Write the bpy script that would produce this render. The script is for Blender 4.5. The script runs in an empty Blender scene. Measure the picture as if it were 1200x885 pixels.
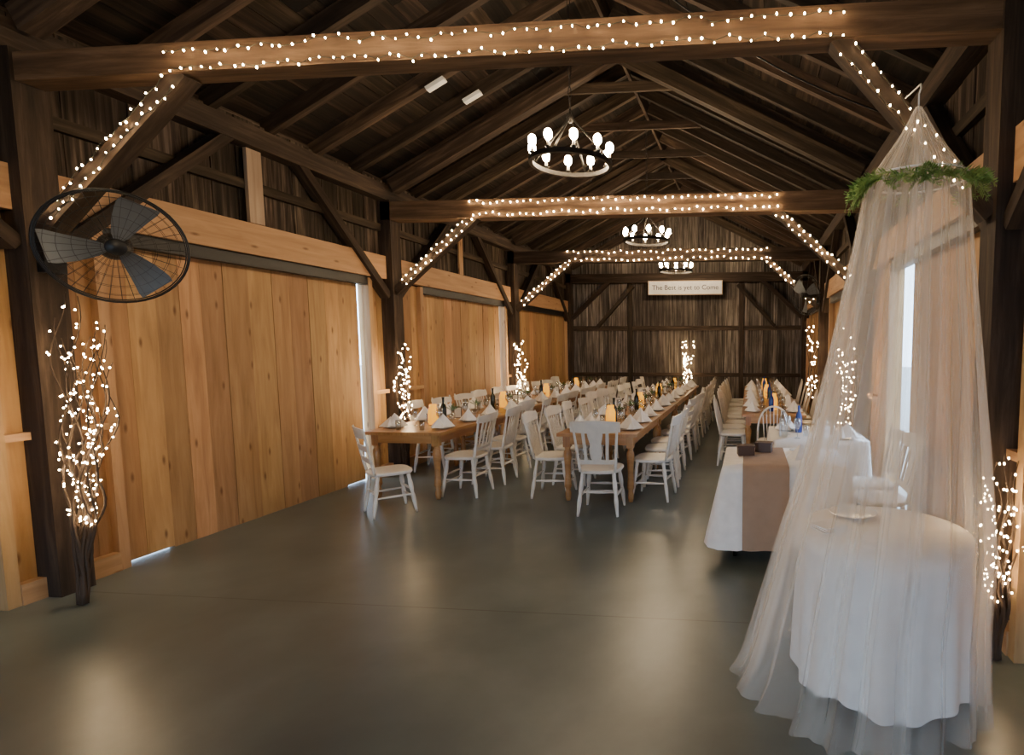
import bpy, math, random
from mathutils import Vector, Matrix
R = random.Random(7)
sc = bpy.context.scene
pi = math.pi

# ------------------------------------------------------------------ builder
class MB:
    def __init__(s):
        s.v=[]; s.f=[]; s.m=[]; s.uv=[]; s.sm=[]
    def add(s, vs, fs, mi=0, uvs=None, smooth=False, mat=None):
        b=len(s.v)
        for p in vs:
            p=Vector(p)
            if mat is not None: p=mat@p
            s.v.append(p)
        for k,f in enumerate(fs):
            s.f.append([b+i for i in f]); s.m.append(mi); s.sm.append(smooth)
            if uvs: s.uv.extend(uvs[k])
            else:
                for i in f: s.uv.append((vs[i][0]+vs[i][1]*.5, vs[i][2]+vs[i][1]*.5))
    def beam(s, p0, p1, w, h, mi=0, up=(0,0,1), mat=None):
        """box from p0 to p1; h measured along 'up', w sideways"""
        p0=Vector(p0); p1=Vector(p1); d=p1-p0; L=d.length
        if L<1e-6: return
        d/=L; up=Vector(up)
        side=d.cross(up)
        if side.length<1e-4: up=Vector((1,0,0)); side=d.cross(up)
        side.normalize(); up=side.cross(d).normalized()
        a=side*w/2; c=up*h/2
        vs=[p0-a-c,p0+a-c,p0+a+c,p0-a+c,p1-a-c,p1+a-c,p1+a+c,p1-a+c]
        fs=[(0,1,5,4),(1,2,6,5),(2,3,7,6),(3,0,4,7),(3,2,1,0),(4,5,6,7)]
        ou=R.uniform(0,50); ov=R.uniform(0,50)
        def q(wd,o): return [(ou,ov+o),(ou,ov+o+wd),(ou+L,ov+o+wd),(ou+L,ov+o)]
        uvs=[q(w,0),q(h,w),q(w,w+h),q(h,2*w+h),[(ou,ov),(ou,ov+w),(ou+h,ov+w),(ou+h,ov)],[(ou,ov),(ou,ov+w),(ou+h,ov+w),(ou+h,ov)]]
        s.add([tuple(x) for x in vs],fs,mi,uvs,False,mat)
    def box(s,x0,x1,y0,y1,z0,z1,mi=0,ax='z',mat=None):
        cx,cy,cz=(x0+x1)/2,(y0+y1)/2,(z0+z1)/2
        if ax=='z': s.beam((cx,cy,z0),(cx,cy,z1),y1-y0,x1-x0,mi,(1,0,0),mat)
        elif ax=='x': s.beam((x0,cy,cz),(x1,cy,cz),y1-y0,z1-z0,mi,(0,0,1),mat)
        else: s.beam((cx,y0,cz),(cx,y1,cz),x1-x0,z1-z0,mi,(0,0,1),mat)
    def tube(s, pts, rad, seg=8, mi=0, smooth=True, closed=False, caps=True, mat=None):
        pts=[Vector(p) for p in pts]; n=len(pts)
        if not hasattr(rad,'__len__'): rad=[rad]*n
        vs=[]; prev=None
        for i,p in enumerate(pts):
            if closed: t=pts[(i+1)%n]-pts[i-1]
            else: t=pts[min(i+1,n-1)]-pts[max(i-1,0)]
            if t.length<1e-9: t=Vector((0,0,1))
            t.normalize()
            if prev is None:
                a=Vector((0,0,1)) if abs(t.z)<.9 else Vector((1,0,0))
                nrm=t.cross(a).normalized()
            else:
                nrm=prev-t*prev.dot(t)
                if nrm.length<1e-6: nrm=t.orthogonal()
                nrm.normalize()
            prev=nrm; b=t.cross(nrm)
            for k in range(seg):
                an=2*pi*k/seg
                vs.append(tuple(p+(nrm*math.cos(an)+b*math.sin(an))*rad[i]))
        fs=[]
        rng=n if closed else n-1
        for i in range(rng):
            j=(i+1)%n
            for k in range(seg):
                l=(k+1)%seg
                fs.append((i*seg+k,i*seg+l,j*seg+l,j*seg+k))
        if not closed and caps:
            fs.append(tuple(range(seg-1,-1,-1))); fs.append(tuple((n-1)*seg+k for k in range(seg)))
        s.add(vs,fs,mi,None,smooth,mat)
    def lathe(s, prof, o=(0,0,0), seg=20, mi=0, smooth=True, mat=None):
        vs=[];fs=[];n=len(prof)
        for (r,z) in prof:
            for k in range(seg):
                a=2*pi*k/seg; vs.append((o[0]+r*math.cos(a),o[1]+r*math.sin(a),o[2]+z))
        for i in range(n-1):
            for k in range(seg):
                l=(k+1)%seg
                fs.append((i*seg+k,i*seg+l,(i+1)*seg+l,(i+1)*seg+k))
        fs.append(tuple(range(seg-1,-1,-1))); fs.append(tuple((n-1)*seg+k for k in range(seg)))
        s.add(vs,fs,mi,None,smooth,mat)
    def slab(s, outline, z0, z1, mi=0, mat=None, bev=0.0):
        n=len(outline)
        cx=sum(p[0] for p in outline)/n; cy=sum(p[1] for p in outline)/n
        def ring(z,k): return [(cx+(p[0]-cx)*k,cy+(p[1]-cy)*k,z) for p in outline]
        vs=ring(z0,.96)+ring(z0+(z1-z0)*.35,1)+ring(z1-(z1-z0)*.25,1)+ring(z1,.97)
        fs=[]
        for r in range(3):
            for i in range(n):
                j=(i+1)%n; fs.append((r*n+i,r*n+j,(r+1)*n+j,(r+1)*n+i))
        fs.append(tuple(range(n-1,-1,-1))); fs.append(tuple(3*n+i for i in range(n)))
        s.add(vs,fs,mi,None,False,mat)
    def ball(s,c,r,mi=0,sub=0,sz=1.0):
        vs,fs=ICO[sub]
        s.add([(c[0]+v[0]*r,c[1]+v[1]*r,c[2]+v[2]*r*sz) for v in vs],fs,mi,None,True)
    def mesh(s,name,mats):
        me=bpy.data.meshes.new(name)
        me.from_pydata([tuple(v) for v in s.v],[],s.f)
        for m in mats: me.materials.append(m)
        me.polygons.foreach_set('material_index',s.m)
        me.polygons.foreach_set('use_smooth',s.sm)
        uvl=me.uv_layers.new(name='UVMap')
        flat=[c for uv in s.uv for c in uv]
        uvl.data.foreach_set('uv',flat)
        me.update()
        return me
    def obj(s,name,mats,loc=(0,0,0),rot=(0,0,0),parent=None):
        return place(s.mesh(name,mats),name,loc,rot,parent)
def place(me,name,loc=(0,0,0),rot=(0,0,0),parent=None,scale=None):
    o=bpy.data.objects.new(name,me); sc.collection.objects.link(o)
    o.location=loc; o.rotation_euler=rot
    if scale: o.scale=scale
    if parent: o.parent=parent
    return o
def make_ico():
    t=(1+5**.5)/2
    v=[Vector(p).normalized() for p in [(-1,t,0),(1,t,0),(-1,-t,0),(1,-t,0),(0,-1,t),(0,1,t),(0,-1,-t),(0,1,-t),(t,0,-1),(t,0,1),(-t,0,-1),(-t,0,1)]]
    f=[(0,11,5),(0,5,1),(0,1,7),(0,7,10),(0,10,11),(1,5,9),(5,11,4),(11,10,2),(10,7,6),(7,1,8),(3,9,4),(3,4,2),(3,2,6),(3,6,8),(3,8,9),(4,9,5),(2,4,11),(6,2,10),(8,6,7),(9,8,1)]
    out=[([tuple(x) for x in v],f)]
    for _ in range(2):
        nv=[Vector(x) for x in out[-1][0]]; nf=[]; cache={}
        def mid(a,b):
            k=(min(a,b),max(a,b))
            if k not in cache:
                nv.append(((nv[a]+nv[b])/2).normalized()); cache[k]=len(nv)-1
            return cache[k]
        for a,b,c in out[-1][1]:
            x,y,z=mid(a,b),mid(b,c),mid(c,a)
            nf+=[(a,x,z),(b,y,x),(c,z,y),(x,y,z)]
        out.append(([tuple(x) for x in nv],nf))
    return out
ICO=make_ico()

# ------------------------------------------------------------------ materials
def newmat(name):
    m=bpy.data.materials.new(name); m.use_nodes=True
    nt=m.node_tree; b=nt.nodes['Principled BSDF']
    return m,nt,b
def simple(name,col,rough=.5,metal=0,spec=None,emit=None,es=0):
    m,nt,b=newmat(name)
    b.inputs['Base Color'].default_value=(*col,1); b.inputs['Roughness'].default_value=rough
    b.inputs['Metallic'].default_value=metal
    if emit: 
        b.inputs['Emission Color'].default_value=(*emit,1); b.inputs['Emission Strength'].default_value=es
    tc=nt.nodes.new('ShaderNodeTexCoord'); n=nt.nodes.new('ShaderNodeTexNoise'); n.inputs['Scale'].default_value=14
    nt.links.new(tc.outputs['Object'],n.inputs['Vector'])
    mx=nt.nodes.new('ShaderNodeMix'); mx.data_type='RGBA'
    mx.inputs[6].default_value=(*[c*.85 for c in col],1); mx.inputs[7].default_value=(*[min(1,c*1.1) for c in col],1)
    nt.links.new(n.outputs['Fac'],mx.inputs[0]); nt.links.new(mx.outputs[2],b.inputs['Base Color'])
    return m
def wood(name,stops,rough=.6,us=1.0,vs=16,var=.35,knots=0,bump=.3,stain=None,spec=.3):
    m,nt,b=newmat(name); N=nt.nodes.new; L=nt.links.new
    tc=N('ShaderNodeTexCoord'); mp=N('ShaderNodeMapping'); mp.inputs['Scale'].default_value=(us,vs,1)
    L(tc.outputs['UV'],mp.inputs['Vector'])
    n=N('ShaderNodeTexNoise'); n.inputs['Scale'].default_value=1.6; n.inputs['Detail'].default_value=7; n.inputs['Roughness'].default_value=.62; n.inputs['Distortion'].default_value=.5
    L(mp.outputs[0],n.inputs['Vector'])
    cr=N('ShaderNodeValToRGB')
    els=cr.color_ramp.elements
    els[0].position=stops[0][0]; els[0].color=(*stops[0][1],1)
    els[1].position=stops[-1][0]; els[1].color=(*stops[-1][1],1)
    for p,c in stops[1:-1]:
        e=els.new(p); e.color=(*c,1)
    L(n.outputs['Fac'],cr.inputs[0])
    g=N('ShaderNodeNewGeometry'); mr=N('ShaderNodeMapRange')
    mr.inputs[3].default_value=1-var; mr.inputs[4].default_value=1+var
    L(g.outputs['Random Per Island'],mr.inputs[0])
    hs=N('ShaderNodeHueSaturation'); L(cr.outputs[0],hs.inputs['Color']); L(mr.outputs[0],hs.inputs['Value'])
    mr2=N('ShaderNodeMapRange'); mr2.inputs[3].default_value=.490; mr2.inputs[4].default_value=.508
    ml=N('ShaderNodeMath'); ml.operation='MULTIPLY'; ml.inputs[1].default_value=7.31
    fr=N('ShaderNodeMath'); fr.operation='FRACT'
    L(g.outputs['Random Per Island'],ml.inputs[0]); L(ml.outputs[0],fr.inputs[0]); L(fr.outputs[0],mr2.inputs[0]); L(mr2.outputs[0],hs.inputs['Hue'])
    out=hs.outputs[0]
    if knots:
        mp2=N('ShaderNodeMapping'); mp2.inputs['Scale'].default_value=(1.4,4.2,1); L(tc.outputs['UV'],mp2.inputs['Vector'])
        vo=N('ShaderNodeTexVoronoi'); vo.inputs['Scale'].default_value=1.0; vo.voronoi_dimensions='2D'
        L(mp2.outputs[0],vo.inputs['Vector'])
        r2=N('ShaderNodeValToRGB'); r2.color_ramp.elements[0].position=.02; r2.color_ramp.elements[0].color=(1,1,1,1)
        r2.color_ramp.elements[1].position=.075; r2.color_ramp.elements[1].color=(0,0,0,1)
        L(vo.outputs['Distance'],r2.inputs[0])
        mk=N('ShaderNodeMath'); mk.operation='MULTIPLY'; mk.inputs[1].default_value=knots; L(r2.outputs[0],mk.inputs[0])
        mx=N('ShaderNodeMix'); mx.data_type='RGBA'; L(mk.outputs[0],mx.inputs[0]); L(out,mx.inputs[6]); mx.inputs[7].default_value=(.12,.05,.02,1)
        out=mx.outputs[2]
    if stain:
        n3=N('ShaderNodeTexNoise'); n3.inputs['Scale'].default_value=1.1; n3.inputs['Detail'].default_value=4
        L(tc.outputs['Object'],n3.inputs['Vector'])
        r3=N('ShaderNodeValToRGB'); r3.color_ramp.elements[0].position=.38; r3.color_ramp.elements[1].position=.68; L(n3.outputs['Fac'],r3.inputs[0])
        mk=N('ShaderNodeMath'); mk.operation='MULTIPLY'; mk.inputs[1].default_value=stain[0]; L(r3.outputs[0],mk.inputs[0])
        mx=N('ShaderNodeMix'); mx.data_type='RGBA'; L(mk.outputs[0],mx.inputs[0]); L(out,mx.inputs[6]); mx.inputs[7].default_value=(*stain[1],1)
        out=mx.outputs[2]
    L(out,b.inputs['Base Color'])
    b.inputs['Roughness'].default_value=rough
    b.inputs['Specular IOR Level'].default_value=spec
    bp=N('ShaderNodeBump'); bp.inputs['Strength'].default_value=bump; bp.inputs['Distance'].default_value=.01
    L(n.outputs['Fac'],bp.inputs['Height']); L(bp.outputs[0],b.inputs['Normal'])
    return m

M_pine=wood('pine_planks',[(.25,(.27,.142,.058)),(.5,(.41,.232,.100)),(.75,(.52,.315,.148))],.6,.8,9,.24,.8,.12,stain=(.35,(.27,.14,.06)))
M_pine2=wood('pine_timber',[(.25,(.32,.178,.082)),(.55,(.44,.265,.128)),(.8,(.52,.335,.172))],.6,.8,9,.15,.7,.12)
M_pale=wood('pale_board',[(.3,(.32,.22,.15)),(.7,(.46,.35,.24))],.7,.8,12,.1,0,.12)
M_old=wood('weathered_boards',[(.30,(.008,.0055,.004)),(.46,(.033,.023,.016)),(.58,(.085,.061,.043)),(.74,(.22,.17,.128))],.85,.6,14,.5,0,.5,stain=(.7,(.016,.011,.008)))
M_back=wood('grey_weathered_boards',[(.30,(.020,.015,.012)),(.45,(.075,.060,.048)),(.58,(.18,.15,.124)),(.76,(.40,.35,.30))],.85,.6,14,.55,0,.5,stain=(.6,(.028,.021,.016)))
M_beam=wood('dark_timber',[(.25,(.009,.0055,.004)),(.5,(.033,.021,.013)),(.75,(.088,.058,.036))],.75,.8,10,.3,0,.5)
M_tie=wood('tie_timber',[(.25,(.04,.023,.012)),(.5,(.115,.069,.036)),(.75,(.22,.14,.076))],.7,.8,10,.2,0,.5)
M_raft=wood('rafter_timber',[(.25,(.012,.008,.005)),(.5,(.041,.026,.016)),(.75,(.105,.069,.043))],.8,.8,10,.55,0,.4)
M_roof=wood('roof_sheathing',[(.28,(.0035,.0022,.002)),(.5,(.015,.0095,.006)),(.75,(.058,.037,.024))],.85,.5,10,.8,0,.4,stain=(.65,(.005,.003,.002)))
M_table=wood('honey_wood',[(.25,(.27,.12,.04)),(.5,(.40,.20,.07)),(.75,(.50,.27,.105))],.35,1,10,.12,0,.08,spec=.5)
M_twig=simple('willow_bark',(.06,.035,.02),.8)
M_chair=simple('cream_paint',(.76,.71,.64),.4)
M_black=simple('black_metal',(.010,.010,.011),.45,.3)
M_iron=simple('dark_iron',(.03,.026,.022),.5,.7)
M_grey=simple('grey_blade',(.10,.11,.12),.4,.2)
M_white=simple('white_linen',(.86,.83,.80),.85)
M_china=simple('white_china',(.85,.85,.84),.15)
M_burlap=simple('burlap',(.35,.235,.16),.95)
M_wire=simple('string_wire',(.04,.045,.03),.6)
M_leaf=simple('fern_leaf',(.09,.19,.035),.55)
M_leaf2=simple('fern_leaf_light',(.19,.32,.07),.55)
M_amber=simple('amber_glass',(.90,.42,.02),.2,emit=(1,.42,.02),es=1.1)
M_bottle=simple('dark_bottle',(.012,.018,.012),.08)
M_blueb=simple('blue_bottle',(.02,.05,.25),.08)
M_box=simple('stained_box',(.07,.035,.02),.5)
M_sign=simple('sign_white',(.82,.82,.80),.6)
M_ink=simple('sign_ink',(.03,.03,.035),.6)
M_candle=simple('candle_sleeve',(.7,.62,.5),.5)
M_green=simple('leaf_sprig',(.05,.12,.03),.6)

def emis(name,col,st):
    m=bpy.data.materials.new(name); m.use_nodes=True; nt=m.node_tree; nt.nodes.clear()
    e=nt.nodes.new('ShaderNodeEmission'); e.inputs[0].default_value=(*col,1); e.inputs[1].default_value=st
    o=nt.nodes.new('ShaderNodeOutputMaterial'); nt.links.new(e.outputs[0],o.inputs[0]); return m
M_fairy=emis('fairy_bulb',(1,.70,.38),125)
M_bulb=emis('chandelier_bulb',(1,.76,.48),250)

def glassmat():
    m=bpy.data.materials.new('clear_glass'); m.use_nodes=True; nt=m.node_tree; nt.nodes.clear(); N=nt.nodes.new
    t=N('ShaderNodeBsdfTransparent'); t.inputs[0].default_value=(.93,.95,.96,1)
    g=N('ShaderNodeBsdfGlossy'); g.inputs['Roughness'].default_value=.05
    mx=N('ShaderNodeMixShader'); mx.inputs[0].default_value=.22
    o=N('ShaderNodeOutputMaterial')
    nt.links.new(t.outputs[0],mx.inputs[1]); nt.links.new(g.outputs[0],mx.inputs[2]); nt.links.new(mx.outputs[0],o.inputs[0]); return m
M_glass=glassmat()

def tullemat(name,lo,hi,col):
    m=bpy.data.materials.new(name); m.use_nodes=True; nt=m.node_tree; nt.nodes.clear(); N=nt.nodes.new; L=nt.links.new
    tc=N('ShaderNodeTexCoord'); mp=N('ShaderNodeMapping'); mp.inputs['Scale'].default_value=(34,.28,1); L(tc.outputs['UV'],mp.inputs[0])
    n=N('ShaderNodeTexNoise'); n.inputs['Scale'].default_value=1; n.inputs['Detail'].default_value=1.8; L(mp.outputs[0],n.inputs['Vector'])
    mr=N('ShaderNodeMapRange'); mr.inputs[1].default_value=.35; mr.inputs[2].default_value=.72; mr.inputs[3].default_value=lo; mr.inputs[4].default_value=hi
    L(n.outputs['Fac'],mr.inputs[0])
    t=N('ShaderNodeBsdfTransparent'); d=N('ShaderNodeBsdfDiffuse'); d.inputs[0].default_value=(*col,1)
    tl=N('ShaderNodeBsdfTranslucent'); tl.inputs[0].default_value=(*col,1)
    a=N('ShaderNodeMixShader'); a.inputs[0].default_value=.45; L(d.outputs[0],a.inputs[1]); L(tl.outputs[0],a.inputs[2])
    mx=N('ShaderNodeMixShader'); L(mr.outputs[0],mx.inputs[0]); L(t.outputs[0],mx.inputs[1]); L(a.outputs[0],mx.inputs[2])
    o=N('ShaderNodeOutputMaterial'); L(mx.outputs[0],o.inputs[0]); return m
M_tulle=tullemat('tulle',.17,.38,(.96,.91,.85))

def concrete():
    m,nt,b=newmat('polished_concrete'); N=nt.nodes.new; L=nt.links.new
    tc=N('ShaderNodeTexCoord')
    n=N('ShaderNodeTexNoise'); n.inputs['Scale'].default_value=1.0; n.inputs['Detail'].default_value=6; n.inputs['Roughness'].default_value=.55; n.inputs['Distortion'].default_value=.2
    L(tc.outputs['Object'],n.inputs['Vector'])
    cr=N('ShaderNodeValToRGB'); e=cr.color_ramp.elements
    e[0].position=.28; e[0].color=(.058,.073,.072,1); e[1].position=.74; e[1].color=(.150,.177,.172,1)
    x=e.new(.5); x.color=(.096,.118,.115,1)
    L(n.outputs['Fac'],cr.inputs[0])
    sp=N('ShaderNodeSeparateXYZ'); L(tc.outputs['Object'],sp.inputs[0])
    def joint(src,period,off):
        a=N('ShaderNodeMath'); a.operation='ADD'; a.inputs[1].default_value=off; L(src,a.inputs[0])
        p=N('ShaderNodeMath'); p.operation='PINGPONG'; p.inputs[1].default_value=period/2; L(a.outputs[0],p.inputs[0])
        l=N('ShaderNodeMath'); l.operation='LESS_THAN'; l.inputs[1].default_value=.005; L(p.outputs[0],l.inputs[0]); return l.outputs[0]
    j=joint(sp.outputs['Y'],3.7,-3.3+37)
    mx=N('ShaderNodeMix'); mx.data_type='RGBA'; mj=N('ShaderNodeMath'); mj.operation='MULTIPLY'; mj.inputs[1].default_value=.6; L(j,mj.inputs[0])
    L(mj.outputs[0],mx.inputs[0]); L(cr.outputs[0],mx.inputs[6]); mx.inputs[7].default_value=(.03,.03,.027,1)
    L(mx.outputs[2],b.inputs['Base Color'])
    mr=N('ShaderNodeMapRange'); mr.inputs[1].default_value=.3; mr.inputs[2].default_value=.7; mr.inputs[3].default_value=.290; mr.inputs[4].default_value=.345; L(n.outputs['Fac'],mr.inputs[0]); L(mr.outputs[0],b.inputs['Roughness'])
    b.inputs['Specular IOR Level'].default_value=.6
    return m
M_floor=concrete()
M_ground=simple('gravel',(.35,.35,.33),.9)

# ------------------------------------------------------------------ dims
XL,XR=-4.75,1.45
YF,YB=-4.1,14.4
POSTS=[-.4,3.3,7.0,10.8,14.3]
PR=.13; PW=.10
PLATE=3.76; RX=(XL+XR)/2; RZ=5.35
def roofz(x):
    return RZ-(RZ-PLATE)*abs(x-RX)/(XR-RX)

b=MB(); b.box(XL-.3,XR+.3,YF,YB+.1,-.12,0,0,'y'); b.obj('floor',[M_floor])
b=MB(); b.box(-40,40,-40,50,-.2,-.13,0,'y'); b.obj('ground_outside',[M_ground])

# ------------------------------------------------------------------ side walls
doors={'left':[(-4.0,-.7,None,None),(-.2,3.0,None,None),(3.72,6.50,6.50,6.585),(7.75,10.42,10.42,10.50),(11.3,14.15,None,None)],
       'right':[(-4.0,-.7,None,None),(-.2,3.0,None,None),(3.66,5.42,5.42,5.92),(7.4,10.2,None,None),(11.05,14.1,None,None)]}
for side in ('left','right'):
    s=-1 if side=='left' else 1
    X=XL if s<0 else XR
    w=MB()
    def bx(d0,d1,y0,y1,z0,z1,mi,ax='z'):
        a,c=X+s*d0,X+s*d1
        w.box(min(a,c),max(a,c),y0,y1,z0,z1,mi,ax)
    bx(.10,.16,YF,YB,2.5,3.9,0,'y')
    y=YF
    while y<YB:
        wd=R.uniform(.16,.27)
        bx(.05+R.uniform(-.008,.008),.10,y+.003,min(y+wd,YB)-.003,2.5,3.85,0); y+=wd
    segs=[]; y=YF
    for (a,c,s0,s1) in doors[side]:
        if a>y: segs.append((y,a))
        y=s1 if s1 else c
    segs.append((y,YB))
    for (a,c) in segs:
        bx(.07,.13,a,c,0,2.55,1,'z')
        yy=a
        while yy<c-.01:
            wd=min(R.uniform(.2,.3),c-yy)
            bx(.04,.07,yy+.002,yy+wd-.002,0,2.55,1); yy+=wd
        bx(-.02,.04,a,a+.07,0,2.55,2); bx(-.02,.04,c-.07,c,0,2.55,2)
        if c-a>.2:
            bx(-.02,.04,a+.07,c-.07,1.08,1.13,2,'y'); bx(-.03,.04,a+.07,c-.07,0,.14,2,'y')
    w.obj('wall_'+side,[M_old,M_pine,M_pine2])
    for k,(a,c,s0,s1) in enumerate(doors[side]):
        d=MB(); yy=a
        x0,x1=X+s*.08,X+s*.11
        xx0,xx1=X+s*.115,X+s*.135
        while yy<c-.01:
            wd=min(R.uniform(.19,.29),c-yy)
            if c-yy-wd<.08: wd=c-yy
            gap=.014 if (k in (2,3) and s<0 and (yy<a+.3 or yy+wd>c-.1)) else 0
            o=R.uniform(-.004,.004)
            d.box(min(x0,x1)+o,max(x0,x1)+o,yy+.0015,yy+wd-.0015,gap,2.53,0)
            d.box(min(xx0,xx1),max(xx0,xx1),yy,yy+wd,gap,2.56,0)
            yy+=wd
        d.obj('barn_door',[M_pine])
        t=MB(); t.box(min(X-s*.01,X+s*.075),max(X-s*.01,X+s*.075),a,(s1 or c),2.46,2.57,0,'y'); t.obj('door_track',[M_black])
    for i in range(-1,len(POSTS)-1):
        y0=(POSTS[i] if i>=0 else YF)+PW; y1=POSTS[i+1]-PW
        h=MB(); h.box(min(X-s*.05,X+s*.05),max(X-s*.05,X+s*.05),y0,y1,2.57,2.86,0,'y'); h.obj('header_beam',[M_pine2])
    p=MB(); p.box(min(X-s*.10,X+s*.1),max(X-s*.10,X+s*.1),YF,YB,3.57,3.76,0,'y'); p.obj('top_plate',[M_beam])
    g=MB()
    for i in range(len(POSTS)-1):
        g.box(min(X,X+s*.05),max(X,X+s*.05),POSTS[i]+PW,POSTS[i+1]-PW,3.18,3.27,0,'y')
    g.obj('timber_girt',[M_beam])
    for i,py in enumerate(POSTS):
        p=MB(); p.box(min(X+s*.04,X-s*PR),max(X+s*.04,X-s*PR),py-PW,py+PW,0,3.57,0); p.obj('timber_post',[M_beam])
        for dr in (-1,1):
            ya=py+dr*PW; yb=py+dr*1.45
            if yb<YF or yb>YB: continue
            q=MB(); q.beam((X-s*.03,ya,2.35),(X-s*.03,yb,3.6),.09,.12,0,(1,0,0)); q.obj('timber_brace',[M_beam])
b=MB(); b.box(XL-.0,XL+.035,4.95,5.11,2.87,3.56,0); b.obj('trim_1',[M_pale])
b=MB(); b.box(XL-.0,XL+.03,8.8,8.92,2.87,3.56,0); b.obj('trim_2',[M_pine2])

# ------------------------------------------------------------------ tie beams and braces
BR={3.3:(1.22,.95),7.0:(1.22,1.12),10.8:(1.22,1.12),14.3:(1.1,1.1)}
for py in POSTS:
    if py<0: continue
    near=py<4
    TB,TT,hw=(3.37,3.54,.08) if near else (3.32,3.55,.10)
    t=MB(); t.box(XL,XR,py-hw,py+hw,TB,TT,0,'x'); t.obj('tie_beam',[M_tie if py<8 else M_beam])
    for s,X,w_ in ((1,XL+PR,BR[py][0]),(-1,XR-PR,BR[py][1])):
        q=MB(); q.beam((X,py,2.42),(X+s*(w_-.10),py,3.39 if near else 3.36),.10,.11,0,(0,1,0)); q.obj('knee_brace',[M_beam])

# ------------------------------------------------------------------ roof
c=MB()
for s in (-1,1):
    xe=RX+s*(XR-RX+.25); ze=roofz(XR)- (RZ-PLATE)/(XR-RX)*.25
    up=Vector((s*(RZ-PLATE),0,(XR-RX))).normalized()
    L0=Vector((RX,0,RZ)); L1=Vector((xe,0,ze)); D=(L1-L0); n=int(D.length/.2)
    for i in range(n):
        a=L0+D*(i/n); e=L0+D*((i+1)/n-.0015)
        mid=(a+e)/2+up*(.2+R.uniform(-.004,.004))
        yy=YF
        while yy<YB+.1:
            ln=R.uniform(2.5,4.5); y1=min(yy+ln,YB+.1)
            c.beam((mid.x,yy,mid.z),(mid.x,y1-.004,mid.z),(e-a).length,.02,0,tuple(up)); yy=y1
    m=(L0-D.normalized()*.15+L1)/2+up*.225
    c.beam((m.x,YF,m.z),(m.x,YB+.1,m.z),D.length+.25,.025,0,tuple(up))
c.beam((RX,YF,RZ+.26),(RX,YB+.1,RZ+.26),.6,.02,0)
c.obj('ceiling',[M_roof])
r=MB()
y=YF+.15; k=0
while y<YB:
    wd=.075
    for s in (-1,1):
        up=Vector((s*(RZ-PLATE),0,(XR-RX))).normalized()
        a=Vector((RX,y,RZ))+up*.11; e=Vector((RX+s*(XR-RX+.05),y,roofz(XR)))+up*.11
        r.beam(tuple(a),tuple(e),wd,.16,0,tuple(up))
    zc=RZ-.42; hx=(RZ-zc)/(RZ-PLATE)*(XR-RX)
    if k%2==0: r.box(RX-hx-.1,RX+hx+.1,y+.04,y+.075,zc-.02,zc+.10,0,'x')
    y+=.617; k+=1
r.obj('roof_rafters',[M_raft])
b=MB(); b.box(RX-.02,RX+.02,YF,YB,RZ-.02,RZ+.24,0,'y'); b.obj('ridge_board',[M_raft])
for py in POSTS[1:]:
    q=MB()
    for s in (-1,1):
        up=Vector((s*(RZ-PLATE),0,(XR-RX))).normalized()
        a=Vector((RX,py,RZ))-up*.06; e=Vector((RX+s*(XR-RX-.1),py,roofz(XR-.1)))-up*.06
        q.beam(tuple(a),tuple(e),.13,.17,0,tuple(up))
    q.obj('principal_rafter',[M_raft])

# ------------------------------------------------------------------ end walls
w=MB(); x=XL
while x<XR:
    wd=R.uniform(.15,.27); x1=min(x+wd,XR)
    w.box(x+.003,x1-.003,YB+.03+R.uniform(-.006,.006),YB+.06,0,roofz((x+x1)/2)+.2,0); x+=wd
for (z,h) in ((.9,.10),(2.1,.12)):
    w.box(XL,XR,YB-.01,YB+.03,z,z+h,1,'x')
for x in (-3.1,-.2):
    w.box(x-.06,x+.06,YB-.02,YB+.03,0,3.33,1)
w.beam((-3.95,YB-.05,2.2),(-3.0,YB-.05,3.25),.08,.13,1,(0,1,0)); w.beam((.65,YB-.05,2.2),(-.3,YB-.05,3.25),.08,.13,1,(0,1,0))
w.box(XL-.2,XR+.2,YB+.06,YB+.1,0,5.6,0,'x')
w.obj('wall_back',[M_back,M_beam])
w=MB()
w.box(XL-.2,-3.2,YF-.06,YF,0,5.6,0); w.box(-.1,XR+.2,YF-.06,YF,0,5.6,0); w.box(-3.2,-.1,YF-.06,YF,2.3,5.6,0,'x')
w.obj('wall_front',[M_old])

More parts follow.
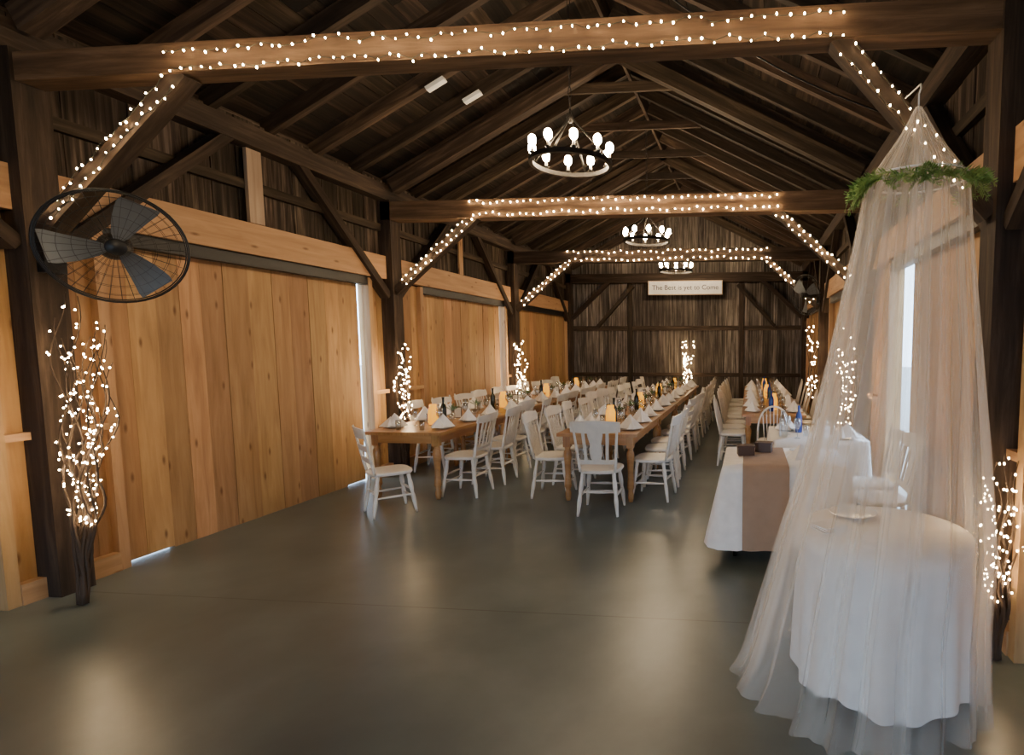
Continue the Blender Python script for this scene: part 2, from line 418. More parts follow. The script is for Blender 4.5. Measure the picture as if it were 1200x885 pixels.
# ------------------------------------------------------------------ chairs
def seat_outline(w,d,n=28,p=3.2):
    o=[]
    for i in range(n):
        a=2*pi*i/n; ca,sa=math.cos(a),math.sin(a)
        x=(abs(ca)**(2/p))*(1 if ca>0 else -1)*w/2; y=(abs(sa)**(2/p))*(1 if sa>0 else -1)*d/2
        x*=1+.06*(y/(d/2))
        o.append((x,y))
    return o
def turned(b,p0,p1,rs,mi=0,seg=10):
    p0=Vector(p0);p1=Vector(p1);n=len(rs)
    b.tube([p0+(p1-p0)*(i/(n-1)) for i in range(n)],rs,seg,mi)
LEG=[.012,.015,.017,.02,.023,.021,.016,.022,.024,.023,.018,.02,.02]
def chair(kind):
    b=MB()
    b.slab(seat_outline(.43,.42),.43,.465,0)
    legs={}
    for sx in (-1,1):
        for sy in (-1,1):
            top=(sx*.155,sy*.145,.44); bot=(sx*.20,sy*.205,0)
            turned(b,bot,top,LEG); legs[(sx,sy)]=(Vector(bot),Vector(top))
    def at(k,z): 
        a,c=legs[k]; return a+(c-a)*(z/.44)
    ST=[.008,.009,.012,.014,.012,.009,.008]
    for z in (.16,.25):
        turned(b,at((-1,1),z),at((1,1),z),ST)
    for sx in (-1,1):
        turned(b,at((sx,-1),.2),at((sx,1),.2),ST)
    turned(b,at((-1,-1),.24),at((1,-1),.24),ST)
    def backx(z): return .175+.045*(z-.45)/.5
    def backy(z,x=0): return -.175-.10*(z-.45)/.5-.03*(1-(x/.2)**2)*max(0,(z-.45)/.5)
    if kind!='windsor':
        for sx in (-1,1):
            zs=[.45+.5*i/10 for i in range(11)]
            rr=[.013,.016,.018,.014,.017,.014,.013,.012,.012,.012,.01]
            b.tube([(sx*backx(z),-.175-.10*(z-.45)/.5,z) for z in zs],rr,8)
        def rail(z0,z1,crest=0,ov=0.0,th=.018):
            n=12; vs=[]; fs=[]
            for i in range(n+1):
                t=-1+2*i/n; x=t*(backx((z0+z1)/2)+ov)
                zz0=z0; zz1=z1+crest*(1-t*t)
                if ov: zz0=z0+.012*abs(t)**3; 
                for (z,dy) in ((zz0,-th/2),(zz1,-th/2),(zz1,th/2),(zz0,th/2)):
                    vs.append((x,backy(z,min(.2,abs(x)))+dy,z))
            for i in range(n):
                for k in range(4):
                    l=(k+1)%4; fs.append((i*4+k,(i+1)*4+k,(i+1)*4+l,i*4+l))
            fs.append((0,1,2,3)); fs.append((n*4+3,n*4+2,n*4+1,n*4))
            b.add(vs,fs,0)
        def splat(x,z0,z1,ws,th=.012,bowz=True):
            n=len(ws)-1; vs=[];fs=[]
            for i in range(n+1):
                z=z0+(z1-z0)*i/n
                for (sx,dy) in ((-1,-th/2),(1,-th/2),(1,th/2),(-1,th/2)):
                    vs.append((x*(1+.15*i/n)+sx*ws[i]/2,backy(z,min(.2,abs(x)))+dy,z))
            for i in range(n):
                for k in range(4):
                    l=(k+1)%4; fs.append((i*4+k,i*4+l,(i+1)*4+l,(i+1)*4+k))
            b.add(vs,fs,0)
        if kind=='splat':
            rail(.85,.96,.02,.03); rail(.53,.575)
            splat(0,.57,.87,[.09,.11,.13,.12,.11,.13,.15,.15])
            for x in (-.105,.105): splat(x,.57,.87,[.03]*5)
        elif kind=='spindle':
            rail(.84,.93,.025,.03)
            for x in (-.125,-.075,-.025,.025,.075,.125):
                zs=[.455,.52,.6,.68,.76,.85]
                b.tube([(x*(.85+.2*(z-.45)/.4),backy(z,min(.2,abs(x)))+(.012 if z<.5 else 0),z) for z in zs],[.007,.008,.011,.012,.008,.006],6)
        elif kind=='arrow':
            rail(.84,.92,.015,.03); rail(.53,.565)
            for x in (-.11,-.04,.04,.11): splat(x,.56,.85,[.018,.02,.028,.035,.038,.03,.022])
        elif kind=='ladder':
            rail(.84,.94,.015,.02); rail(.70,.765); rail(.57,.63)
    else:
        pts=[]
        for i in range(25):
            a=pi*i/24; x=-.205*math.cos(a); z=.46+.48*(math.sin(a)**.6)
            pts.append((x,-.17-.11*(z-.45)/.5,z))
        b.tube(pts,.012,8)
        for x in (-.14,-.095,-.048,0,.048,.095,.14):
            ca=-x/.205*1.0; sa=math.sqrt(max(0,1-ca*ca)); zt=.46+.48*(sa**.6)
            xb=x*.8
            b.tube([(xb,-.17,.45),(xb+(x-xb)*.5,-.17-.11*((.45+zt)/2-.45)/.5,(.45+zt)/2),(x,-.17-.11*(zt-.45)/.5,zt)],[.006,.008,.005],6)
    return b.mesh('dining_chair_'+kind,[M_chair])
CH={k:chair(k) for k in ('splat','spindle','arrow','ladder','windsor')}
def put_chair(k,x,y,ang,sc_=1):
    return place(CH[k],'dining_chair',(x,y,0.0),(0,0,math.radians(ang)),None,(sc_,sc_,sc_))

# ------------------------------------------------------------------ tables
def table_mesh(Lx,Ly):
    b=MB()
    n=5; w=Lx/n
    for i in range(n):
        b.box(-Lx/2+i*w+.001,-Lx/2+(i+1)*w-.001,-Ly/2,Ly/2,.725,.76,0,'y')
    b.box(-Lx/2+.06,Lx/2-.06,-Ly/2+.06,-Ly/2+.085,.63,.725,0,'x'); b.box(-Lx/2+.06,Lx/2-.06,Ly/2-.085,Ly/2-.06,.63,.725,0,'x')
    b.box(-Lx/2+.06,-Lx/2+.085,-Ly/2+.085,Ly/2-.085,.63,.725,0,'y'); b.box(Lx/2-.085,Lx/2-.06,-Ly/2+.085,Ly/2-.085,.63,.725,0,'y')
    for sx in (-1,1):
        for sy in (-1,1):
            x=sx*(Lx/2-.09); y=sy*(Ly/2-.09)
            b.box(x-.038,x+.038,y-.038,y+.038,.60,.725,0)
            b.lathe([(.022,0),(.03,.03),(.034,.08),(.026,.11),(.026,.13),(.04,.16),(.036,.2),(.03,.3),(.036,.42),(.044,.50),(.04,.55),(.026,.57),(.036,.60)],(x,y,0),14,0)
    return b.mesh('dining_table',[M_table])
TM=table_mesh(.88,1.84)
rows=[(-3.77,5.65,4),(-1.62,5.75,4),(.35,7.6,3)]
def lathe_mesh(name,prof,mats,seg=16):
    b=MB(); b.lathe(prof,(0,0,0),seg); return b.mesh(name,mats)
PLATE_M=lathe_mesh('dinner_plate',[(.07,0),(.08,.004),(.13,.018),(.132,.02),(.125,.02),(.075,.008),(.001,.007)],[M_china],24)
GLASS_M=lathe_mesh('wine_glass',[(.032,0),(.03,.004),(.005,.01),(.004,.085),(.02,.10),(.036,.13),(.038,.16),(.031,.205),(.030,.205),(.037,.16),(.034,.13),(.004,.104)],[M_glass],14)
TUMB_M=lathe_mesh('water_glass',[(.026,0),(.034,.11),(.032,.11),(.025,.006)],[M_glass],14)
def napkin():
    b=MB()
    def leaf(ang,w,h,d,ox=0,oy=0):
        M=Matrix.Translation((ox,oy,0))@Matrix.Rotation(ang,4,'Z')
        vs=[(-w,-d,0),(w,-d,0),(0,0.01,h),(w*.9,d,0),(-w*.9,d,0),(0,-d*.9,h*.25),(0,d*.9,h*.25)]
        fs=[(0,5,2),(5,1,2),(1,3,2),(3,6,2),(6,4,2),(4,0,2),(0,1,5),(3,4,6)]
        b.add(vs,fs,0,None,False,M)
    leaf(.2,.12,.15,.065); leaf(1.3,.10,.11,.06,.05,.02)
    b.slab([(-.09,-.08),(.09,-.08),(.09,.08),(-.09,.08)],0,.01)
    return b.mesh('folded_napkin',[M_white])
NAP_M=napkin()
LANT_M=lathe_mesh('amber_lantern',[(.05,0),(.058,.01),(.058,.16),(.05,.19),(.04,.20),(.042,.24),(.001,.24)],[M_amber],16)
BOT_M=lathe_mesh('wine_bottle',[(.035,0),(.037,.01),(.037,.17),(.03,.20),(.014,.23),(.013,.29),(.016,.295),(.016,.31),(.001,.31)],[M_bottle],14)
BOTB_M=lathe_mesh('blue_bottle',[(.035,0),(.037,.01),(.037,.17),(.03,.20),(.014,.23),(.013,.29),(.001,.30)],[M_blueb],14)
BOTC_M=lathe_mesh('clear_bottle',[(.04,0),(.044,.01),(.044,.16),(.036,.20),(.016,.24),(.016,.27),(.02,.275),(.014,.275),(.014,.24),(.034,.20),(.042,.16),(.042,.012)],[M_glass],14)
def frame_mesh():
    b=MB(); b.box(-.05,.05,-.006,.006,0,.15,0); b.box(-.04,.04,-.008,-.006,.012,.138,1); b.box(-.02,.02,.0,.06,0,.01,0,'y'); return b.mesh('table_number_frame',[M_box,M_sign])
FR_M=frame_mesh()
def sprig():
    b=MB()
    for i in range(14):
        a=R.uniform(0,2*pi); l=R.uniform(.05,.10); e=R.uniform(.4,1.2)
        p=Vector((0,0,.12)); q=p+Vector((math.cos(a)*math.cos(e),math.sin(a)*math.cos(e),math.sin(e)))*l
        b.tube([p,q],[.002,.001],4,1)
        for t in (.4,.6,.8,1):
            m=p+(q-p)*t; sd=Vector((math.cos(a+1.5),math.sin(a+1.5),.3))*.015
            b.add([tuple(m),tuple(m+sd+Vector((0,0,.008))),tuple(m+(q-p)*.18),tuple(m-sd+Vector((0,0,.008)))],[(0,1,2,3)],1)
    b.lathe([(.025,0),(.035,.03),(.033,.08),(.022,.10),(.028,.125),(.024,.125),(.018,.10),(.001,.02)],(0,0,0),14,0)
    return b.mesh('bud_vase',[M_glass,M_green])
SPR_M=sprig()
TZ=.7605
kinds=['spindle','arrow','splat','ladder','spindle','arrow']
for ri,(tx,y0,nt_) in enumerate(rows):
    for t in range(nt_):
        ty=y0+.925+t*1.86
        place(TM,'dining_table',(tx,ty,0))
        for j,dy in enumerate((-.58,.02,.6)):
            for s in (-1,1):
                k=R.choice(kinds) if ri<2 else R.choice(['windsor','windsor','spindle'])
                off=.53+R.uniform(0,.08)
                if ri==0 and s<0: off=.53
                cy=ty+dy+R.uniform(-.03,.03); ca=(90 if s>0 else -90)+R.uniform(-7,7)
                if not (ri==0 and s<0 and t==0 and j<2):
                    put_chair(k,tx+s*off,cy,ca)
                px,pyy=tx+s*.29,ty+dy
                place(PLATE_M,'dinner_plate',(px,pyy,TZ))
                place(NAP_M,'folded_napkin',(px,pyy,TZ+.021),(0,0,R.uniform(0,6)),None,(1,1,R.uniform(.9,1.15)))
                place(GLASS_M,'wine_glass',(px-s*.14,pyy+.17,TZ))
                place(TUMB_M,'water_glass',(px-s*.15,pyy-.17,TZ))
        for dy,me,nm in ((-.28,LANT_M,'amber_lantern'),(-.52,BOT_M,'wine_bottle'),(-.05,SPR_M,'bud_vase'),(.28,FR_M,'table_number_frame'),(.74,SPR_M,'bud_vase')):
            if me is BOT_M and t==0 and ri<2: dy=-.10
            if me is SPR_M and dy==-.05 and t==0: dy=.10
            if ri==2 and me is BOT_M: me,nm=BOTB_M,'blue_bottle'
            place(me,nm,(tx+R.uniform(-.03,.03),ty+dy,TZ),(0,0,R.uniform(-.3,.3)))
put_chair('ladder',-3.66,5.27,-42,.95)
put_chair('splat',-1.50,5.50,3)
put_chair('windsor',.33,7.28,-2)

# ------------------------------------------------------------------ clothed tables
def rrect(hx,hy,r,n=120):
    pts=[];per=2*(2*hx-2*r)+2*(2*hy-2*r)+2*pi*r
    for i in range(n):
        s=per*i/n
        segs=[(2*hy-2*r,'l',(hx,-hy+r),(0,1),(1,0)),(pi*r/2,'a',(hx-r,hy-r),0,None),(2*hx-2*r,'l',(hx-r,hy),(-1,0),(0,1)),(pi*r/2,'a',(-hx+r,hy-r),pi/2,None),
              (2*hy-2*r,'l',(-hx,hy-r),(0,-1),(-1,0)),(pi*r/2,'a',(-hx+r,-hy+r),pi,None),(2*hx-2*r,'l',(-hx+r,-hy),(1,0),(0,-1)),(pi*r/2,'a',(hx-r,-hy+r),1.5*pi,None)]
        for L_,t,p,d,nn in segs:
            if s<=L_+1e-9:
                if t=='l': pts.append((p[0]+d[0]*s,p[1]+d[1]*s,nn[0],nn[1]))
                else:
                    a=d+s/r; pts.append((p[0]+r*math.cos(a),p[1]+r*math.sin(a),math.cos(a),math.sin(a)))
                break
            s-=L_
    return pts
def cloth(b,pts,z0,z1,mi,flare=.06,amp=.025,waves=22,ph=0,corner=None):
    n=len(pts); rows_=10; vs=[];fs=[]
    vs.append((sum(p[0] for p in pts)/n,sum(p[1] for p in pts)/n,z1))
    base=len(vs)
    for rI in range(rows_+1):
        t=rI/rows_; z=z1-(z1-z0)*t
        for i,(x,y,nx,ny) in enumerate(pts):
            a=2*pi*i/n
            w=math.sin(a*waves+ph+.8*math.sin(3*a))*.6+math.sin(a*waves*.5+1.3+ph)*.4
            o=flare*t+amp*w*(t**.7)*(1 if rI else 0)
            if corner: o+=corner(a,x,y)*t
            vs.append((x+nx*o,y+ny*o,z+(0.02*math.sin(a*5+ph)+.005 if rI==rows_ else 0)))
    for i in range(n): fs.append((0,base+i,base+(i+1)%n))
    for rI in range(rows_):
        for i in range(n):
            j=(i+1)%n; fs.append((base+rI*n+i,base+(rI+1)*n+i,base+(rI+1)*n+j,base+rI*n+j))
    b.add(vs,fs,mi,None,True)
def clothed_table(name,x,y,hx,hy,z0,waves,flare=.05,corner=None):
    root=bpy.data.objects.new(name,None); sc.collection.objects.link(root); root.location=(x,y,0)
    b=MB(); cloth(b,rrect(hx,hy,.03,200),z0,.755,0,flare,.022,waves,0,corner); b.obj('tablecloth',[M_white],parent=root)
    t=MB(); t.box(-hx+.02,hx-.02,-hy+.02,hy-.02,.72,.748,0,'x')
    for sx in (-1,1):
        for sy in (-1,1): t.tube([(sx*(hx-.1),sy*(hy-.1),0),(sx*(hx-.1),sy*(hy-.1),.74)],.018,8,0)
    t.obj('table_frame',[M_black],parent=root)
    return root
ft=clothed_table('gift_table',.30,4.72,.50,.42,.13,20,.04,lambda a,x,y: .10*max(0,1-math.hypot(x+.50,y+.42)/.35))
def runner(parent,x0,x1,yf,hang,depth):
    b=MB(); vs=[];fs=[]; path=[]
    for i in range(9): path.append((yf+depth*(1-i/8),.761))
    for i in range(1,13):
        t=i/12; path.append((yf-.012-.085*t,.761-(.761-hang)*t))
    nx=12
    for i,(yy,zz) in enumerate(path):
        for k in range(nx+1):
            u=k/nx; drop=max(0,(i-8)/12)
            vs.append((x0+(x1-x0)*u,yy-.012*math.sin(u*9)*drop,zz))
    for i in range(len(path)-1):
        for k in range(nx):
            a=i*(nx+1)+k; fs.append((a,a+1,a+nx+2,a+nx+1))
    b.add(vs,fs,0,None,True); return b.obj('burlap_runner',[M_burlap],parent=parent)
runner(ft,-.34,.02,-.43,.12,.85)
t2=clothed_table('drinks_table',.72,6.05,.48,.5,.08,20)
TC=.757
b=MB(); b.box(-.07,.07,-.05,.05,0,.07,0,'x'); b.box(-.075,.075,-.055,.055,.07,.085,0,'x'); bm=b.mesh('keepsake_box',[M_box])
place(bm,'keepsake_box',(-.02,4.76,.763),(0,0,.15)); place(bm,'keepsake_box',(.14,4.92,.763),(0,0,-.2))
place(NAP_M,'folded_napkin',(.45,4.7,TC),(0,0,.4),None,(1,1,.8))
place(PLATE_M,'dinner_plate',(.5,4.95,TC))
for (x,y,me,nm) in ((.36,5.75,BOTC_M,'clear_bottle'),(.42,5.95,GLASS_M,'wine_glass'),(.5,5.7,GLASS_M,'wine_glass'),(.6,5.85,TUMB_M,'water_glass'),(.78,5.75,GLASS_M,'wine_glass'),(.9,6.0,TUMB_M,'water_glass'),(.55,6.1,BOTB_M,'blue_bottle')):
    place(me,nm,(x,y,TC))
for (x,y) in ((.42,6.25),(.8,6.2),(1.0,5.7)):
    place(PLATE_M,'dinner_plate',(x,y,TC)); place(NAP_M,'folded_napkin',(x,y,TC+.021),(0,0,x*9))
put_chair('splat',1.08,4.62,90); put_chair('arrow',1.1,5.1,95)

root=bpy.data.objects.new('round_table',None); sc.collection.objects.link(root); root.location=(.69,2.84,0)
b=MB()
pts=[(.42*math.cos(2*pi*i/200),.42*math.sin(2*pi*i/200),math.cos(2*pi*i/200),math.sin(2*pi*i/200)) for i in range(200)]
cloth(b,pts,.03,.765,0,.02,.022,17); b.obj('tablecloth',[M_white],parent=root)
t=MB(); t.lathe([(.40,.73),(.405,.735),(.405,.75),(.40,.755)],(0,0,0),40,0); t.lathe([(.2,0),(.2,.02),(.04,.05),(.035,.73)],(0,0,0),20,0); t.obj('pedestal',[M_black],parent=root)
place(PLATE_M,'cake_plate',(.58,3.08,.767))
b=MB()
for k in range(3):
    b.slab([(-.09+.01*k,-.07),(.09-.01*k,-.07+.01*k),(.085,.07),(-.085,.07-.01*k)],.008*k,.008*k+.007)
b.obj('napkin_stack',[M_white],(.42,2.84,.767),(0,0,.5))

# ------------------------------------------------------------------ tulle canopy
def lerp(a,b_,t): return a+(b_-a)*t
prof=[(2.84,.80,2.85,.012,.012),(2.70,.80,2.85,.085,.085),(2.56,.80,2.85,.185,.185),(2.48,.80,2.85,.235,.235),(2.2,.79,2.85,.265,.265),(1.7,.77,2.84,.33,.335),(1.2,.745,2.83,.40,.41),(.77,.71,2.82,.465,.47),(.4,.67,2.80,.48,.48),(.1,.65,2.78,.50,.51),(.012,.63,2.77,.52,.54)]
def canopy_panel(b,a0,a1,seed,off,foldn):
    rr=random.Random(seed); nu=int(abs(a1-a0)/(2*pi)*300); nv=44
    phs=[rr.uniform(0,6.28) for _ in range(4)]
    vs=[];fs=[];uvs=[]
    Z0=prof[0][0]
    for j in range(nv+1):
        t=j/nv; z=Z0*(1-t)+.012*t
        for k in range(len(prof)-1):
            if prof[k][0]>=z>=prof[k+1][0]-1e-9:
                tt=(prof[k][0]-z)/(prof[k][0]-prof[k+1][0]); P=[lerp(prof[k][m],prof[k+1][m],tt) for m in range(5)]; break
        for i in range(nu+1):
            a=a0+(a1-a0)*i/nu
            d=max(0,(2.5-z)/2.5)
            amp=.006+.045*d if z<2.56 else .004
            w=math.sin(foldn*a+phs[0]+.7*math.sin(2*a+phs[1]))*.6+math.sin(foldn*1.9*a+phs[2]+1.2*d)*.3+math.sin(foldn*.45*a+phs[3])*.35
            o=amp*w+off*d
            left=max(0,math.cos(a-pi*1.06))**6
            ex=left*.12*max(0,1-z/1.1)**1.5
            fr=max(0,math.cos(a-pi*1.45))**8
            ex+=fr*.06*max(0,1-z/.5)**1.5
            x=P[1]+(P[3]+o+ex)*math.cos(a); y=P[2]+(P[4]+o+ex)*math.sin(a)
            x=min(x,1.28)
            zz=z
            if j==nv: zz=.006+.012*abs(w)
            vs.append((x,y,zz))
    for j in range(nv):
        for i in range(nu):
            q=j*(nu+1)+i; fs.append((q,q+1,q+nu+2,q+nu+1))
            uvs.append([(i/nu*(a1-a0)/6.28,j/nv),((i+1)/nu*(a1-a0)/6.28,j/nv),((i+1)/nu*(a1-a0)/6.28,(j+1)/nv),(i/nu*(a1-a0)/6.28,(j+1)/nv)])
    b.add(vs,fs,0,uvs,True)
can=bpy.data.objects.new('tulle_canopy',None); sc.collection.objects.link(can)
b=MB()
canopy_panel(b,-1.9,2.4,1,.0,19)
canopy_panel(b,1.9,4.75,2,.02,21)
canopy_panel(b,2.75,3.35,3,.045,26)
b.obj('tulle_drape',[M_tulle],parent=can)
b=MB(); b.tube([(.80+.235*math.cos(2*pi*i/48),2.85+.235*math.sin(2*pi*i/48),2.50) for i in range(48)],.005,6,0,closed=True)
b.tube([(.8,2.85,2.82),(.8,2.85,2.9),(.812,2.86,2.93),(.83,2.93,2.98),(.84,3.1,3.02),(.84,3.26,3.05)],.004,6,0)
b.obj('canopy_hoop',[M_white],parent=can)
b=MB()
def frond(b,p,dirv,L,mi,droop):
    p=Vector(p); d=Vector(dirv).normalized(); pts=[]; n=12
    cur=p.copy(); dd=d.copy()
    for i in range(n+1):
        pts.append(cur.copy()); cur=cur+dd*(L/n); dd=(dd+Vector((0,0,-droop/n))).normalized()
    b.tube(pts,[.0022*(1-i/n)+.0006 for i in range(n+1)],4,mi)
    side=d.cross(Vector((0,0,1))).normalized()
    for i in range(1,n+1):
        q=pts[i]; t=(pts[i]-pts[i-1]).normalized(); ll=.042*math.sin(pi*(i/(n+1))**.8)+.006
        for s in (-1,1):
            tip=q+(side*s*.6+t*.6+Vector((0,0,R.choice((-.6,.6))))).normalized()*ll
            m=(q+tip)/2; wv=t*.0045
            b.add([tuple(q),tuple(m+wv),tuple(tip),tuple(m-wv)],[(0,1,2,3)],mi)
for i in range(48):
    a=R.uniform(0,2*pi) if i<14 else R.uniform(pi*.98,pi*2.0); r=.255
    p=(.80+r*math.cos(a),2.85+r*math.sin(a),2.47+R.uniform(-.02,.02))
    dr=R.choice((-1,1))
    out=Vector((math.cos(a)*.25-math.sin(a)*dr,math.sin(a)*.25+math.cos(a)*dr,R.uniform(-.35,.25)))
    frond(b,p,out,R.uniform(.10,.17),R.choice((0,1)),R.uniform(.3,1.1))
for i in range(10):
    frond(b,(.60,2.76+R.uniform(-.06,.06),2.48),(-1,R.uniform(-.5,.2),R.uniform(-.5,.2)),R.uniform(.13,.21),1,1.9)
    if i<6: frond(b,(.98,2.70+R.uniform(-.04,.06),2.48),(1,R.uniform(-.7,.1),R.uniform(-.2,.4)),R.uniform(.10,.14),1,.9)
b.obj('fern_garland',[M_leaf,M_leaf2])

# ------------------------------------------------------------------ chandeliers
def chandelier_mesh():
    b=MB(); Rr=.36
    n=48; vs=[];fs=[]
    for i in range(n):
        a=2*pi*i/n; c_,s_=math.cos(a),math.sin(a)
        for (r_,z) in ((Rr-.018,-.02),(Rr+.018,-.02),(Rr+.018,.02),(Rr-.018,.02)): vs.append((r_*c_,r_*s_,z))
    for i in range(n):
        j=(i+1)%n
        for k in range(4):
            l=(k+1)%4; fs.append((i*4+k,j*4+k,j*4+l,i*4+l))
    b.add(vs,fs,0)
    for i in range(4):
        a=pi/4+i*pi/2
        b.tube([(Rr*math.cos(a),Rr*math.sin(a),.02),(.02*math.cos(a),.02*math.sin(a),.40)],.009,6,0)
    b.lathe([(.012,.36),(.035,.38),(.035,.41),(.015,.44),(.008,.47)],(0,0,0),12,0)
    for i in range(10):
        a=2*pi*i/10; x,y=Rr*math.cos(a),Rr*math.sin(a)
        b.lathe([(.012,.02),(.028,.035),(.028,.04),(.014,.045)],(x,y,0),10,0)
        b.lathe([(.013,.045),(.013,.085)],(x,y,0),10,1)
        b.ball((x,y,.138),.037,2,1,1.4)
    for k in range(14):
        z=.47+k*.1
        if z>1.85: break
        pts=[( (.014*math.cos(t)) if k%2 else 0, 0 if k%2 else .014*math.cos(t), z+.055+.06*math.sin(t)) for t in [2*pi*q/10 for q in range(10)]]
        b.tube(pts,.004,5,0,closed=True)
    return b.mesh('chandelier',[M_iron,M_candle,M_bulb])
CM=chandelier_mesh()
for i,y in enumerate((1.3,5.15,9.0,12.6)): place(CM,'chandelier',(RX,y,3.38),(0,0,.2+.5*i))  # nearest one is out of view, added to light the near floor and pine

# ------------------------------------------------------------------ string lights
def bulbs(name,strands,r=.009,wire=True):
    b=MB()
    for st in strands:
        if wire: b.tube([(p[0],p[1],p[2]) for p in st],.0022,4,1,caps=False)
        for p in st:
            q=(p[0]+R.uniform(-.012,.012),p[1]+R.uniform(-.01,.0),p[2]+R.uniform(-.02,.012))
            b.ball(q,r*R.uniform(.75,1.15),0,0,1.4)
    return b.obj(name,[M_fairy,M_wire])
def line(p0,p1,step,jz=.015,sag=0):
    p0=Vector(p0);p1=Vector(p1);n=int((p1-p0).length/step); out=[]
    for i in range(n+1):
        t=i/n; p=p0+(p1-p0)*t
        out.append((p.x,p.y,p.z+R.uniform(-jz,jz)-sag*4*t*(1-t)))
    return out
for bi,py in enumerate(POSTS[1:4]):
    yf=py-.12; step=(.070,.088,.115)[bi]; r=(.0057,.0084,.011)[bi]
    wl,wr=BR[py]
    zt=(3.48,3.51,3.51)[bi]
    a0=XL+wl; a1=XR-wr
    st=[line((a0,yf,zt),(a1,yf,zt),step,.02),line((a0+.04,yf,3.37),(a1,yf,3.37),step,.02)]
    for s,X,w_ in ((1,XL+PR,wl),(-1,XR-PR,wr)):
        m=(3.36-2.42)/(w_-.10)
        def bp(d,off): return (X+s*(d),py-.085,2.42+m*d+off)
        st.append(line(bp(w_-.18,.05),bp(.12,.05),step,.02))
        st.append(line(bp(w_-.12,-.05),bp(.18,-.05),step,.02))
    bulbs('string_lights',st,r)

def willow(x,y,z0,z1,name,r,nb=12,spread=.16,nl=22,seed=1,pull=(0,0)):
    rr=random.Random(seed); b=MB()
    for k in range(nb):
        pts=[]; a=rr.uniform(0,6.28); fa=rr.uniform(4,7); ph=rr.uniform(0,6); top=rr.uniform(.75,1)*(z1)
        sp=rr.uniform(.3,1)*spread
        n=30
        for i in range(n+1):
            t=i/n; z=.01+(top)*t
            o=sp*min(1,(max(0,t-.15))*1.6)+.025; cx=x+pull[0]*(t-1); cy=y+pull[1]*(t-1)
            pts.append((cx+o*math.cos(a)+.025*math.sin(fa*t*3+ph)*min(1,t*3), cy+o*math.sin(a)*.6+.025*math.cos(fa*t*2.6+ph)*min(1,t*3), z))
        b.tube(pts,[.010*(1-i/n)+.002 for i in range(n+1)],5,1)
        m=0
        while m<nl:
            t=rr.uniform(z0/z1,1); i=min(n-1,int(t*n)); p=Vector(pts[i]).lerp(Vector(pts[i+1]),t*n-i)
            q=p+Vector((rr.uniform(-.02,.02),rr.uniform(-.02,.0),rr.uniform(-.01,.01)))
            b.ball(tuple(q),r,0,0,1.3); m+=1
    return b.obj(name,[M_fairy,M_twig])
willow(XL+.44,3.24,.60,2.05,'lit_willow_branches',.0053,14,.15,15,3,(.04,.12))
willow(XL+.27,6.8,.75,1.75,'lit_willow_branches',.0080,9,.11,10,4)
willow(XL+.27,10.6,.75,1.8,'lit_willow_branches',.0105,8,.11,8,5)
willow(XR-.11,3.02,.42,1.2,'lit_willow_branches',.0052,11,.09,10,6)
willow(XR-.26,6.8,.75,2.0,'lit_willow_branches',.0080,8,.10,9,7)
willow(XR-.26,10.6,.75,2.4,'lit_willow_branches',.010,7,.09,8,8)
willow(-1.55,14.1,.75,2.0,'lit_willow_branches',.011,8,.11,9,9)

# ------------------------------------------------------------------ fans
def fan_mesh():
    b=MB(); Rr=.36
    def circ(r,z): return [(r*math.cos(2*pi*i/48),r*math.sin(2*pi*i/48),z) for i in range(48)]
    b.tube(circ(Rr,0),.008,6,0,closed=True); b.tube(circ(Rr-.01,.05),.004,5,0,closed=True); b.tube(circ(Rr-.01,-.06),.004,5,0,closed=True)
    for r_ in (.07,.13,.195,.26,.315):
        b.tube(circ(r_,.095-.09*(r_/Rr)**3),.0011,4,0,closed=True)
        b.tube(circ(r_,-.11+.09*(r_/Rr)**3),.0011,4,0,closed=True)
    for i in range(36):
        a=2*pi*i/36
        for sg,z0 in ((1,.095),(-1,-.11)):
            b.tube([(r_*math.cos(a),r_*math.sin(a),z0-sg*.09*(r_/Rr)**3) for r_ in (.05,.15,.25,.31,Rr)],.0010,4,0,caps=False)
    b.lathe([(.001,.10),(.05,.10),(.055,.09),(.055,.08)],(0,0,0),20,0)
    b.lathe([(.06,-.25),(.085,-.24),(.09,-.12),(.07,-.05),(.05,-.02),(.045,.05),(.03,.06),(.001,.06)],(0,0,0),20,0)
    for k in range(3):
        a=k*2*pi/3
        vs=[];fs=[];n=8
        for i in range(n+1):
            t=i/n; r_=.05+.27*t; w=.035+.085*(t**.6)*(1 if t<.9 else .88); tw=.75-.35*t; sweep=-.12*t*t
            for sgn in (-1,1):
                u=w*sgn
                x=r_; y=u*math.cos(tw)+sweep*.3; z=u*math.sin(tw)*.75
                vs.append((x*math.cos(a)-y*math.sin(a),x*math.sin(a)+y*math.cos(a),z))
        for i in range(n): fs.append((2*i,2*i+1,2*i+3,2*i+2))
        b.add(vs,fs,1,None,True)
    b.tube([(0,0,-.2),(0,0,-.30)],.02,8,0)
    return b
def put_fan(loc,dirv,anchor,roll=0):
    b=fan_mesh(); q=dirv.to_track_quat('Z','Y').to_matrix().to_4x4()
    M=Matrix.Translation(loc)@q@Matrix.Rotation(roll,4,'Z')
    o=b.obj('industrial_fan',[M_black,M_grey]); o.matrix_world=M
    a=MB(); back=Vector(loc)-dirv*.28
    a.tube([back,(back+Vector(anchor))/2+Vector((0,0,.03)),Vector(anchor)],.022,8,0); a.box(anchor[0]-.03,anchor[0]+.03,anchor[1]-.06,anchor[1]+.06,anchor[2]-.12,anchor[2]+.12,0)
    ch=a.obj('bracket',[M_black]); ch.parent=o; ch.matrix_parent_inverse=M.inverted()
put_fan((-4.16,3.34,2.35),Vector((.78,-.60,-.14)).normalized(),(XL+PR+.03,3.3,2.30),math.radians(72))
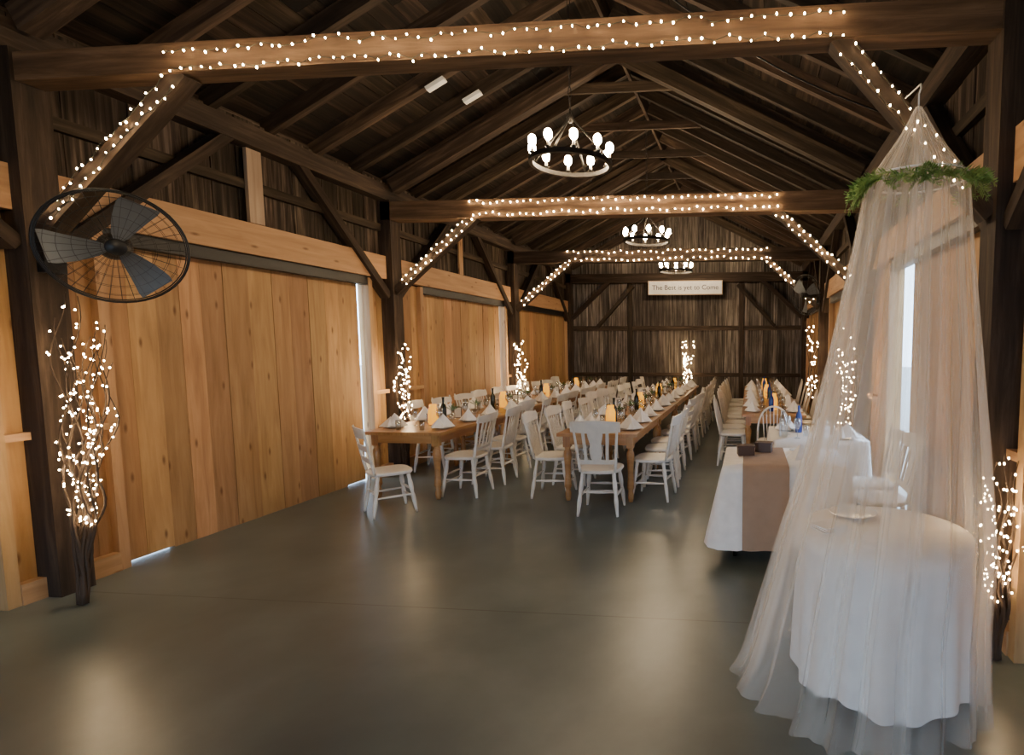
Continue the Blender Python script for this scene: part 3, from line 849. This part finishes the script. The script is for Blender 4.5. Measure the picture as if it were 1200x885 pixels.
put_fan((1.02,10.3,2.62),Vector((-.8,-.58,-.15)).normalized(),(XR-PR-.03,10.75,2.62),.4)

# ------------------------------------------------------------------ sign, boxes, cable
sg=MB(); sg.box(-.93,.93,-.015,.015,-.16,.16,0,'x'); sg.box(-.95,.95,-.02,.018,.16,.18,1,'x'); sg.box(-.95,.95,-.02,.018,-.18,-.16,1,'x')
sg.box(-.95,-.93,-.02,.018,-.16,.16,1); sg.box(.93,.95,-.02,.018,-.16,.16,1)
so=sg.obj('hanging_sign',[M_sign,M_pale],(-1.62,14.14,3.17))
cu=bpy.data.curves.new('sign_text','FONT'); cu.body='The Best is yet to Come'; cu.size=.17; cu.align_x='CENTER'; cu.align_y='CENTER'; cu.extrude=.002; cu.materials.append(M_ink)
to=bpy.data.objects.new('sign_lettering',cu); sc.collection.objects.link(to); to.parent=so; to.location=(0,-.019,0); to.rotation_euler=(pi/2,0,0)
up=Vector((-(RZ-PLATE),0,(XR-RX))).normalized()
for (x,y) in ((-3.33,5.85),(-3.18,6.35)):
    b=MB(); b.beam((x-.10,y,roofz(x-.10)-.02),(x+.10,y,roofz(x+.10)-.02),.07,.04,0,tuple(up)); b.obj('junction_box',[M_sign])
b=MB(); P=[]
for i in range(30):
    t=i/29; x=-.9+2.1*t; P.append((x,5.2+.3*t,roofz(x)+.0-.12*math.sin(pi*t)-.02))
b.tube(P,.008,6,0); b.obj('power_cable',[M_black])

# ------------------------------------------------------------------ lights
world=bpy.data.worlds.new('World'); sc.world=world; world.use_nodes=True
bg=world.node_tree.nodes['Background']; bg.inputs[0].default_value=(.54,.74,1,1); bg.inputs[1].default_value=13.5
def portal(loc,rot,sx,sy):
    l=bpy.data.lights.new('daylight_portal','AREA'); l.shape='RECTANGLE'; l.size=sx; l.size_y=sy; l.cycles.is_portal=True
    o=bpy.data.objects.new('daylight_portal',l); sc.collection.objects.link(o); o.location=loc; o.rotation_euler=rot
portal((-1.65,YF-.05,1.15),(pi/2,0,pi),3.1,2.3)
portal((XL-.15,6.54,1.25),(0,-pi/2,0),2.5,.10)
portal((XL-.15,10.46,1.25),(0,-pi/2,0),2.5,.10)
portal((XR+.15,5.67,1.25),(0,pi/2,0),2.5,.50)

# ------------------------------------------------------------------ camera
cam=bpy.data.cameras.new('Camera'); co=bpy.data.objects.new('Camera',cam); sc.collection.objects.link(co)
co.location=(0,0,1.7); co.rotation_euler=(math.radians(90-4.8),0,math.radians(5.5))
cam.sensor_width=36; cam.lens=19.5; cam.shift_x=-.179; cam.shift_y=.0146; cam.clip_start=.05
sc.camera=co
print('OBJ',len(bpy.data.objects))
